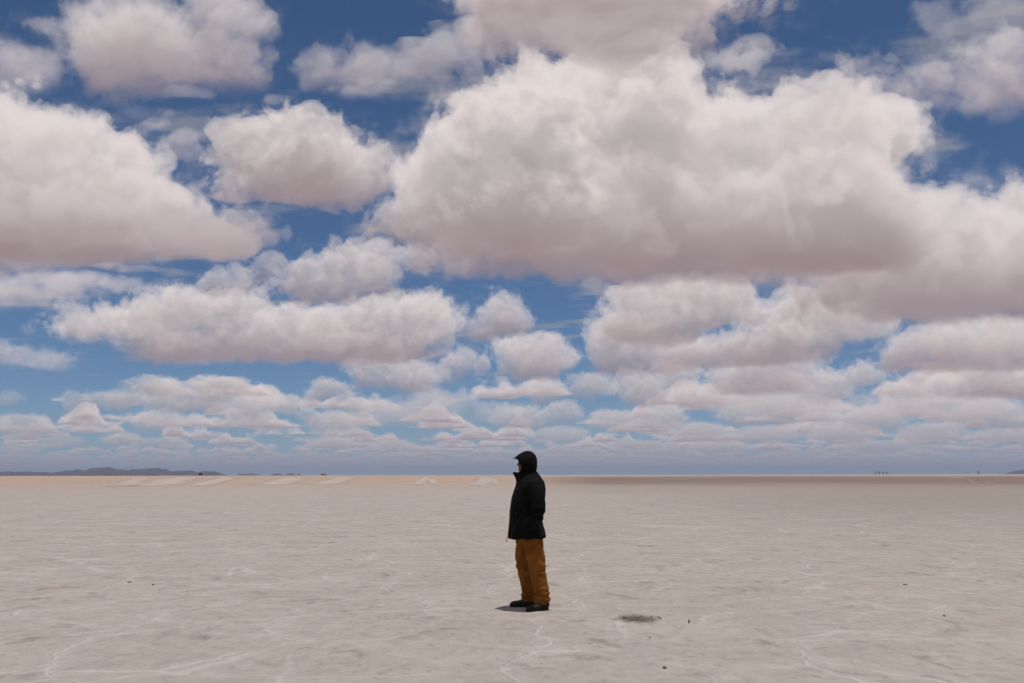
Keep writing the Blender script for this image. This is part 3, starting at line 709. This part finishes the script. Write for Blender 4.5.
# ------------------------------------------------------------------ the man (x forward, +y his left side, z up)
LEG_R = [(0.015, -0.095, 0.86), (0.035, -0.125, 0.47), (-0.015, -0.145, 0.09)]
LEG_L = [(-0.045, 0.095, 0.86), (-0.085, 0.125, 0.47), (-0.135, 0.150, 0.09)]

bm = bmesh.new()
# torso and neck
loft(bm, [hring(-.015, 0, .80, .10, .15), hring(-.01, 0, .90, .125, .175), hring(.01, 0, 1.02, .125, .16), hring(0, 0, 1.18, .125, .17),
          hring(-.02, 0, 1.32, .125, .18), hring(-.03, 0, 1.40, .095, .15), hring(-.03, 0, 1.45, .062, .085), hring(-.015, 0, 1.52, .058, .058), hring(.005, 0, 1.60, .056, .056)])
# head: cranium, face, jaw, nose, lips, brow, ears
ball(bm, (-.005, 0, 1.672), (.098, .076, .095))
ball(bm, (.040, 0, 1.628), (.056, .058, .082))
ball(bm, (.050, 0, 1.575), (.044, .045, .036))
ball(bm, (.086, 0, 1.556), (.016, .020, .014))
loft(bm, [hring(.086, 0, 1.655, .012, .008, 10), hring(.098, 0, 1.632, .014, .011, 10), hring(.107, 0, 1.614, .015, .016, 10), hring(.100, 0, 1.604, .010, .012, 10)])
ball(bm, (.091, 0, 1.588), (.011, .024, .006)); ball(bm, (.089, 0, 1.577), (.010, .021, .0065))
ball(bm, (.078, 0, 1.672), (.017, .050, .011))
for s in (1, -1):
    ball(bm, (-.006, s*.078, 1.632), (.019, .008, .032), 12)
    ball(bm, (.074, s*.031, 1.647), (.012, .013, .012), 12)          # eyes
    # arm: shoulder, elbow behind, forearm forward into the jacket pocket, hand with fingers
    tube(bm, [(-.03, s*.12, 1.39, .055, .05), (-.05, s*.175, 1.355, .05, .046), (-.080, s*.215, 1.24, .045, .042), (-.092, s*.228, 1.12, .041, .038),
              (-.060, s*.228, 1.05, .038, .036), (.01, s*.212, .98, .033, .031), (.065, s*.198, .925, .026, .024)])
    ball(bm, (.105, s*.192, .895), (.046, .018, .036), 14, Matrix.Rotation(.6, 4, 'Y'))
    for q, (ln_, dx) in enumerate(((.062, .018), (.070, .006), (.064, -.007), (.050, -.020))):
        tube(bm, [(.118-dx*.5, s*.198, .880+dx, .0095, .0095), (.140-dx*.6, s*.190, .862+dx*1.1, .0090, .0090), (.140-dx*.6+ln_*.38, s*.178, .842+dx*1.1, .0075, .0075)], 8)
    tube(bm, [(.100, s*.190, .915, .012, .012), (.135, s*.178, .910, .010, .010), (.155, s*.172, .898, .008, .008)], 8)
for leg in (LEG_R, LEG_L):
    (hx, hy, hz_), (kx, ky, kz), (ax, ay, az_) = leg
    tube(bm, [(hx, hy, hz_, .085, .085), ((hx+kx)/2, (hy+ky)/2, .67, .075, .072), (kx, ky, kz+.05, .057, .055), (kx, ky, kz-.05, .053, .05),
              ((kx+ax)/2-.015, (ky+ay)/2, .32, .054, .050), (ax, ay, .12, .036, .033), (ax, ay, .05, .038, .034)])
    ball(bm, (ax+.025, ay, .045), (.055, .030, .026), 14)
bm = fuse(bm, 0.006, 3)
man = obj('person', bm, skin)
tag(man, 'person in a black hooded jacket, ochre trousers and sunglasses standing on the salt, facing left', 'person')

# trousers: two loose legs and a seat, bunched above the shoes
bm = bmesh.new()
loft(bm, [hring(-.02, 0, .72, .085, .15), hring(-.010, 0, .80, .128, .200, e=2.3), hring(-.005, 0, .90, .130, .200, e=2.3), hring(0, 0, .99, .125, .185, e=2.3)])
for leg in (LEG_R, LEG_L):
    (hx, hy, hz_), (kx, ky, kz), (ax, ay, az_) = leg
    tube(bm, [(hx-.005, hy, .88, .104, .100), (hx+.0, hy*1.03, .76, .110, .102), ((hx+kx)/2, (hy+ky)/2, .64, .105, .098), (kx, ky, .50, .094, .090), (kx-.01, ky, .42, .086, .084),
              ((kx+ax)/2-.012, (ky+ay)/2, .29, .083, .080), (ax-.008, ay, .19, .078, .076), (ax-.006, ay, .135, .083, .080), (ax-.006, ay, .10, .084, .080), (ax-.008, ay, .075, .074, .074)], 24)
bm = fuse(bm, 0.010, 5)
def tw(p):
    leg = LEG_L if p.y > 0 else LEG_R
    low = max(0, min(1, (0.30-p.z)/0.2)); kn = math.exp(-((p.z-.47)/.10)**2); sd = math.exp(-((p.z-.74)/.09)**2)
    a = math.atan2(p.y-leg[1][1], p.x-leg[1][0])
    # sagging rings round the ankle, diagonal drags at knee and seat, long creases down the leg
    k = .012*low*math.sin(p.z*105+1.6*math.sin(a*1.0+leg[1][0]*20)+noise.noise(p*14)*2.2)
    k += .007*kn*math.sin(p.z*58+a*1.6+noise.noise(p*9)*2)
    k += .006*sd*math.sin(p.z*45-a*2.0+noise.noise(p*8)*2)
    k += .006*noise.noise(Vector((p.x*24, p.y*24, p.z*6)))+.003*noise.noise(p*40)
    return k
wrinkle(bm, lambda p: 1.1*tw(p))
obj('trousers', bm, ochre, man)

# shoes
for (kx, ky, kz), yaw in ((LEG_R[2], R(-5)), (LEG_L[2], R(36))):
    ax, ay = kx, ky
    M = Matrix.Translation((ax, ay, 0)) @ Matrix.Rotation(yaw, 4, 'Z')
    def T(r): return [M @ Vector(p) for p in r]
    b1 = bmesh.new()
    st = [(-.085, .034, .030, .092), (-.070, .040, .030, .100), (-.035, .042, .028, .112), (.010, .043, .028, .108), (.055, .045, .028, .086), (.100, .050, .028, .070), (.145, .051, .028, .064), (.180, .043, .029, .057), (.200, .024, .031, .047)]
    rings = []
    for (x, wy, z0, z1) in st:
        zc, hh = (z0+z1)/2, (z1-z0)/2
        rings.append(T([(x, wy*math.copysign(abs(math.cos(a))**.7, math.cos(a)), zc+hh*math.copysign(abs(math.sin(a))**.7, math.sin(a))) for a in [2*math.pi*k/20 for k in range(20)]]))
    loft(b1, rings)
    b2 = bmesh.new(); loft(b2, [T(hring(-.028, 0, .095, .056, .044, 20)), T(hring(-.030, 0, .150, .053, .042, 20))]);
    me_ = bpy.data.meshes.new('t'); b2.to_mesh(me_); b2.free(); b1.from_mesh(me_); bpy.data.meshes.remove(me_)
    b1 = fuse(b1, 0.006, 4)
    wrinkle(b1, lambda p: .002*noise.noise(p*45))
    sh = obj('shoe', b1, leather, man)
    b3 = bmesh.new()
    def sole(z, g):
        out = []
        for i in range(32):
            a = 2*math.pi*i/32; c_, s_ = math.cos(a), math.sin(a)
            x = .058+c_*(.150+g); wy = (.046+g)*(1+.14*c_-.16*(1-abs(c_))*0)
            out.append(M @ Vector((x, wy*math.copysign(abs(s_)**.72, s_), z)))
        return out
    loft(b3, [sole(0.0, -.004), sole(.006, .002), sole(.028, .003), sole(.034, -.002)])
    obj('sole', b3, rubber, sh)
    b4 = bmesh.new()
    for q in range(4):
        x = .035+q*.022; z = .103-q*.010
        tube(b4, [tuple(M @ Vector((x, -.024, z-.004)))+(.003, .003), tuple(M @ Vector((x+.004, 0, z+.002)))+(.003, .003), tuple(M @ Vector((x, .024, z-.004)))+(.003, .003)], 6)
    obj('lace', b4, rubber, sh)

# jacket: body with flaring hem, sleeves ending in the side pockets, stand-up collar
bm = bmesh.new()
loft(bm, [hring(.010, 0, .785, .205, .250, e=2.3, tilt=-.02), hring(.012, 0, .80, .212, .255, e=2.3, tilt=-.02), hring(.020, 0, .88, .195, .245, e=2.3), hring(.022, 0, 1.00, .182, .235, e=2.3), hring(.010, 0, 1.14, .182, .232, e=2.3),
          hring(-.010, 0, 1.26, .182, .236, e=2.3), hring(-.028, 0, 1.36, .168, .232, e=2.3), hring(-.035, 0, 1.43, .145, .205, e=2.2), hring(-.030, 0, 1.475, .122, .150, e=2.1), hring(-.012, 0, 1.512, .112, .112), hring(-.006, 0, 1.545, .098, .098)])
for s in (1, -1):
    tube(bm, [(-.035, s*.13, 1.405, .085, .075), (-.055, s*.205, 1.385, .082, .072), (-.085, s*.250, 1.27, .080, .066), (-.100, s*.268, 1.12, .078, .064),
              (-.075, s*.262, 1.03, .076, .060), (-.005, s*.238, .965, .068, .052), (.055, s*.212, .925, .058, .045), (.085, s*.195, .905, .045, .040)], 20)
# collar standing open at the front
loft(bm, [hring(.020, 0, 1.40, .100, .095, tilt=.0), hring(.030, 0, 1.46, .105, .092, tilt=.1), hring(.050, 0, 1.505, .112, .088, tilt=.12), hring(.056, 0, 1.520, .106, .080, tilt=.14)])
bm = fuse(bm, 0.010, 4)
def jw(p):
    d = .007*noise.noise(Vector((p.x*16, p.y*16, p.z*7)))+.004*noise.noise(p*30)
    arm = 1 if abs(p.y) > .235 else 0.3
    d += .006*arm*math.exp(-((p.z-1.06)/.10)**2)*math.sin(p.z*75+p.x*30+noise.noise(p*8)*2)
    d += .006*math.exp(-((p.z-.86)/.08)**2)*math.sin(math.atan2(p.y, p.x)*9+noise.noise(p*6)*2)
    return d
wrinkle(bm, jw)
bmesh.ops.holes_fill(bm, edges=[])
jk = obj('jacket', bm, shell, man)
from mathutils.bvhtree import BVHTree
jbv = BVHTree.FromPolygons([v.co.copy() for v in jk.data.vertices], [tuple(p.vertices) for p in jk.data.polygons])
def on_jacket(y, z, ang=0.0, off=0.002):
    d = Vector((-math.cos(ang), -math.sin(ang), 0)); o = Vector((0, y, z))-d*1.0
    h = jbv.ray_cast(o, d)
    return (h[0]-d*off) if h[0] else Vector((.15, y, z))
# zip down the front and its dangling pull below the hem
bz = bmesh.new()
tube(bz, [tuple(on_jacket(0, z, 0, -.001))+(.004, .008) for z in (1.50, 1.47, 1.43, 1.39, 1.35, 1.30, 1.24, 1.16, 1.08, 1.00, .92, .84, .80)], 8)
obj('zip', bz, rubber, jk)
bz = bmesh.new(); tube(bz, [(.226, -.01, .800, .003, .003), (.233, -.012, .775, .003, .003), (.231, -.012, .745, .004, .004), (.230, -.012, .738, .002, .002)], 8)
obj('cord_end', bz, rubber, jk)
# pocket flaps, cuff lines
for s in (1, -1):
    bz = bmesh.new()
    q = [on_jacket(s*.02, 1.0-.04*i, s*R(62-5*i), .003) for i in range(5)]
    tube(bz, [tuple(p)+(.006, .004) for p in q], 6)
    obj('pocket_zip', bz, rubber, jk)
# small embroidered mark on the left breast
bz = bmesh.new()
E1 = [[on_jacket(.02+.011*i, 1.335+.007*j+.002*i, R(40), .0035) for i in range(3)] for j in range(3)]
vv = [bz.verts.new(p) for r_ in E1 for p in r_]
for j in range(2):
    for i in range(2): bz.faces.new((vv[j*3+i], vv[j*3+i+1], vv[j*3+i+4], vv[j*3+i+3]))
bmesh.ops.solidify(bz, geom=bz.faces[:], thickness=.002)
obj('emblem', bz, thread, jk, smooth=False)

# hood: back shell drawn forward into a stiff brim
bm = bmesh.new()
NA, NT = 40, 26
rows = []
for i in range(NT+1):
    t = i/NT; row = []
    for k in range(NA):
        a = 2*math.pi*k/NA                     # 0 = top, pi = bottom
        ca, sa = math.cos(a), math.sin(a)
        up = max(0, ca)
        edge = .082+.078*up**1.6-.012*max(0, -ca)
        if t < .55:
            th = t/.55*math.pi/2
            f = -.108*math.cos(th)**.9; g = math.sin(th)**.80
            wr = g
            h = (.146 if ca > 0 else .138)*wr; wd = .118*wr; cz = 1.632-.012*(1-g)
        else:
            q = (t-.55)/.45; f = edge*q
            fall = (max(f, 0)/.15)**1.7
            h = (.146-.082*fall if ca > 0 else .138-.018*fall); wd = .118-.022*fall; cz = 1.632
        row.append(bm.verts.new((f, wd*math.copysign(abs(sa)**.88, sa), cz+h*ca)))
    rows.append(row)
for a_, b_ in zip(rows, rows[1:]):
    for k in range(NA): bm.faces.new((a_[k], a_[(k+1) % NA], b_[(k+1) % NA], b_[k]))
bmesh.ops.remove_doubles(bm, verts=bm.verts, dist=.0004)
bmesh.ops.recalc_face_normals(bm, faces=bm.faces)
wrinkle(bm, lambda p: .005*noise.noise(p*17)+.002*noise.noise(p*40))
hd = obj('hood', bm, shell, jk)
sm = hd.modifiers.new('thick', 'SOLIDIFY'); sm.thickness = .008; sm.offset = -1
sm = hd.modifiers.new('sub', 'SUBSURF'); sm.levels = sm.render_levels = 1
# seam piping along the brim edge
bz = bmesh.new()
pts = []
for k in range(-9, 10):
    a = 2*math.pi*k/40; up = max(0, math.cos(a)); f = .082+.078*up**1.6; fall = (f/.15)**1.7
    pts.append((f, (.118-.022*fall)*math.copysign(abs(math.sin(a))**.88, math.sin(a)), 1.632+(.146-.082*fall)*math.cos(a), .0045, .0045))
tube(bz, pts, 8); obj('brim', bz, shell, hd)

# sunglasses
bz = bmesh.new()
for s in (1, -1):
    ball(bz, (.086, s*.036, 1.645), (.012, .034, .024), 16, Matrix.Rotation(s*.34, 4, 'Z'))
    ball(bz, (.062, s*.060, 1.647), (.028, .010, .016), 14, Matrix.Rotation(-s*.25, 4, 'Z'))
sg = obj('sunglasses', bz, lens, man)
bz = bmesh.new(); tube(bz, [(.096, -.010, 1.652, .003, .003), (.100, 0, 1.654, .003, .003), (.096, .010, 1.652, .003, .003)], 6)
for s in (1, -1): tube(bz, [(.080, s*.062, 1.652, .003, .003), (.03, s*.078, 1.650, .003, .003), (-.02, s*.082, 1.640, .003, .003)], 6)
obj('frame', bz, rubber, sg)

man.location = (0.178, 11.60, 0); man.rotation_euler = (0, 0, math.pi-R(-3)); man.scale = (1.045, 1.045, 1.0)

# ------------------------------------------------------------------ walkers far out on the flat
far_dark = cloth('far_dark_clothes', (0.02, 0.02, 0.024), 0.9, 0.3)
far_blue = cloth('far_blue_clothes', (0.035, 0.045, 0.065), 0.9, 0.3)
def walker(mt, stride, wide):
    bm = bmesh.new()
    loft(bm, [hring(0, 0, .84, .12, .17*wide, 16), hring(0, 0, 1.1, .13, .19*wide, 16), hring(-.01, 0, 1.38, .13, .22*wide, 16), hring(0, 0, 1.46, .07, .10, 16), hring(0, 0, 1.54, .055, .055, 16)])
    ball(bm, (.01, 0, 1.63), (.10, .08, .125), 14)
    for s in (1, -1):
        tube(bm, [(0, s*.19*wide, 1.40, .06, .06), (-.03*s*stride, s*.25*wide, 1.12, .048, .048), (.05-.05*s*stride, s*.25*wide, .86, .036, .036), (.06-.05*s*stride, s*.25*wide, .77, .030, .030)], 10)
        tube(bm, [(0, s*.09, .90, .10, .095), (.10*s*stride, s*.10, .48, .075, .07), (.16*s*stride-.03, s*.11, .09, .055, .05)], 10)
        ball(bm, (.16*s*stride+.04, s*.11, .04), (.13, .05, .045), 10)
    return obj('person', fuse(bm, .02, 3), mt)
w1, w2 = walker(far_dark, 1.0, 1.0), walker(far_blue, .4, 1.15)
used = {}
def place(proto, px, dist, yaw, scale, label, group=None):
    if proto.name in used: o = link(proto.copy())
    else: o = proto; used[proto.name] = 1
    d = ray(px, 475); d.z = 0; d.normalize()
    o.location = (d.x*dist, d.y*dist, ground_z(dist)-.01); o.rotation_euler = (0, 0, yaw); o.scale = (scale,)*3
    tag(o, label, 'person', group)
    return o
grp = 'people standing far away on the salt flat'
place(w1, 875.4, 548, R(200), 1.0, 'leftmost of four tiny people far away on the right, slim and dark', grp)
place(w1, 878.9, 546, R(95), 1.06, 'broadest and darkest of four tiny people far away, second from left', grp)
place(w2, 882.9, 552, R(80), .98, 'third of four tiny people far away, in bluish grey', grp)
place(w2, 886.5, 550, R(20), 1.0, 'rightmost of four tiny people far away, in bluish grey', grp)
place(w1, 978.3, 548, R(100), 1.1, 'lone tiny dark figure on the horizon near the right edge')

# ------------------------------------------------------------------ two vehicles on the horizon at the left
def paint(name, col):
    m, nt, b = mat(name, 0.4, 0.5)
    nt.links.new(mix(nt, tex(nt, nt.nodes.new('ShaderNodeTexCoord').outputs['Object'], 3, 5).outputs[0], col, tuple(.5*x+.06 for x in col)), b.inputs['Base Color'])
    return m
glass = lens
def vehicle(name, L, Wd, H, mt, label, cat, px, dist, yaw, hoodlen):
    e = link(bpy.data.objects.new(name, None)); tag(e, label, cat)
    x0, x1 = -L/2, L/2; zb, zw, zt = .45, H*.56, H
    bm = bmesh.new()
    prof = [(x0, zb), (x0, zw), (x0+.10, zt-.06), (x0+.2, zt), (x1-hoodlen-.75, zt), (x1-hoodlen, zw+.08), (x1-.12, zw-.02), (x1, zw-.2), (x1, zb)]
    a = [bm.verts.new((x, -Wd/2+(.12 if z > zw+.1 else 0), z)) for x, z in prof]
    b = [bm.verts.new((x, Wd/2-(.12 if z > zw+.1 else 0), z)) for x, z in prof]
    n = len(prof)
    for i in range(n): bm.faces.new((a[i], a[(i+1) % n], b[(i+1) % n], b[i]))
    bm.faces.new(list(reversed(a))); bm.faces.new(b)
    bmesh.ops.recalc_face_normals(bm, faces=bm.faces)
    obj('body', bm, mt, e, smooth=False)
    for s in (1, -1):
        bm = bmesh.new(); y = s*(Wd/2-.05); y2 = s*(Wd/2+.012)
        p = [(x0+.3, zw+.12), (x0+.36, zt-.16), (x1-hoodlen-.8, zt-.16), (x1-hoodlen-.3, zw+.12)]
        loft(bm, [[(x, y, z) for x, z in p], [(x, y2 if z < zw+.2 else s*(Wd/2-.10), z) for x, z in p]])
        bmesh.ops.recalc_face_normals(bm, faces=bm.faces)
        obj('window', bm, glass, e, smooth=False)
        for xw in (x0+.75, x1-.8):
            bm = bmesh.new()
            bmesh.ops.create_cone(bm, cap_ends=True, segments=24, radius1=.38, radius2=.38, depth=.26, matrix=Matrix.Translation((xw, s*(Wd/2-.10), .38)) @ Matrix.Rotation(math.pi/2, 4, 'X'))
            wh = obj('wheel', bm, rubber, e, smooth=False)
    d = ray(px, 475); d.z = 0; d.normalize()
    e.location = (d.x*dist, d.y*dist, ground_z(dist)); e.rotation_euler = (0, 0, yaw)
vehicle('parked_car', 4.6, 1.85, 1.85, paint('dark_car_paint', (0.035, 0.022, 0.022)), 'tiny dark vehicle seen end-on below the blue hills on the left horizon', 'car', 200.8, 720, R(97), 1.1)
vehicle('parked_car', 5.2, 1.9, 1.55, paint('red_car_paint', (0.22, 0.035, 0.025)), 'tiny low reddish vehicle seen side-on, right of the small floating hills', 'car', 324, 960, R(4), .9)

# ------------------------------------------------------------------ dirt patch and clods near the man
def dirt_material():
    m, nt, b = mat('brown_dirt', 0.95, 0.15)
    tcn = nt.nodes.new('ShaderNodeTexCoord'); P = tcn.outputs['Object']
    at = nt.nodes.new('ShaderNodeAttribute'); at.attribute_name = 'rim'
    n = tex(nt, P, 9, 6, 0.7).outputs[0]; n2 = tex(nt, P, 45, 4, 0.7).outputs[0]
    c = mix(nt, ramp(nt, n, 0.35, 0.65), (0.095, 0.066, 0.044), (0.20, 0.15, 0.11))
    c = mix(nt, 0.35, c, mix(nt, n2, (0.11, 0.08, 0.058), (0.24, 0.19, 0.15)))
    nt.links.new(c, b.inputs['Base Color'])
    a = mth(nt, 'ADD', at.outputs['Fac'], mth(nt, 'MULTIPLY', mth(nt, 'SUBTRACT', n, 0.5), 1.3))
    nt.links.new(ramp(nt, a, 0.05, 1.1), b.inputs['Alpha'])
    bp = nt.nodes.new('ShaderNodeBump'); bp.inputs['Strength'].default_value = 0.4; bp.inputs['Distance'].default_value = 0.02
    nt.links.new(n, bp.inputs['Height']); nt.links.new(bp.outputs[0], b.inputs['Normal'])
    return m
dirt = dirt_material()
clod_m = cloth('dark_clod', (0.11, 0.088, 0.070), 0.95, 0.4, bump=0.6)
c0 = on_ground(637, 619.2)
v = [(0, 0, .012)]; f = []; rim = [1.0]; NR, NK = 14, 56
for j in range(1, NR+1):
    for k in range(NK):
        a = 2*math.pi*k/NK; t = j/NR
        rad = t*(1+.22*noise.noise(Vector((math.cos(a)*1.3, math.sin(a)*1.3, 2)))+.10*noise.noise(Vector((math.cos(a)*4, math.sin(a)*4, 5))))
        x, y = math.cos(a)*rad*.33, math.sin(a)*rad*.42
        z = .004+(1-t)*(.006+.014*max(0, noise.noise(Vector((x*7, y*7, 1))))+.012*noise.noise(Vector((x*26, y*26, 1))))+.014*math.exp(-((t-.55)/.16)**2)*max(0, math.sin(a))*(.5+noise.noise(Vector((a*3, t*5, 0))))
        v.append((x, y, max(z, .003))); rim.append(1-t)
for k in range(NK): f.append((0, 1+k, 1+(k+1) % NK))
for j in range(NR-1):
    for k in range(NK):
        a, b_ = 1+j*NK+k, 1+j*NK+(k+1) % NK
        f.append((a, a+NK, b_+NK, b_))
dp = tag(obj('dirt_patch', (v, f), dirt), 'shallow patch of brown dirt on the salt to the right of the standing person', 'dirt patch')
dp.location = c0
at = dp.data.attributes.new('rim', 'FLOAT', 'POINT'); at.data.foreach_set('value', rim)
def lump(sx, sy, sz, seed, name='dirt_clod', parent=None):
    bm = bmesh.new(); bmesh.ops.create_icosphere(bm, subdivisions=3, radius=1)
    for q in bm.verts:
        q.co *= 1+.35*noise.noise(q.co*1.4+Vector((seed, 0, 0)))+.15*noise.noise(q.co*4+Vector((seed, 3, 0)))
        q.co = Vector((q.co.x*sx, q.co.y*sy, max(q.co.z, -.35)*sz+.3*sz))
    return obj(name, bm, clod_m, parent)
for k in range(16):
    a, q = rnd.uniform(0, 6.28), rnd.uniform(.05, .85)
    s = rnd.uniform(.005, .011)
    o = lump(s*1.3, s, s*.8, k+30, 'crumb', dp); o.location = (math.cos(a)*q*.29, math.sin(a)*q*.33, .010); o.rotation_euler = (0, 0, a*3)
for (px, py, sx, sy, sz, lab) in [
    (689, 623, .012, .010, .045, 'thin dark splinter standing upright on the salt right of the dirt patch'),
    (664.5, 668, .034, .022, .016, 'dark flat dirt clod on the salt below the dirt patch, near the bottom edge'),
    (650, 637.5, .013, .012, .012, 'tiny dark clod just below the brown dirt patch'),
    (129.5, 582.3, .040, .022, .016, 'flat dark clod on the left side of the salt, left one of a pair'),
    (153.3, 585, .018, .016, .022, 'small round dark clod on the left side of the salt, right one of a pair'),
    (905, 584.6, .045, .028, .014, 'low brown clod far to the right beside a pale salt ridge'),
    (944, 616, .028, .02, .014, 'dark clod near the right edge, below the low brown one')]:
    o = lump(sx*.75, sy*.75, sz*.65, px*.1); o.location = on_ground(px, py); o.rotation_euler = (0, 0, px)
    tag(o, lab, 'clod', 'dirt clods on the salt')
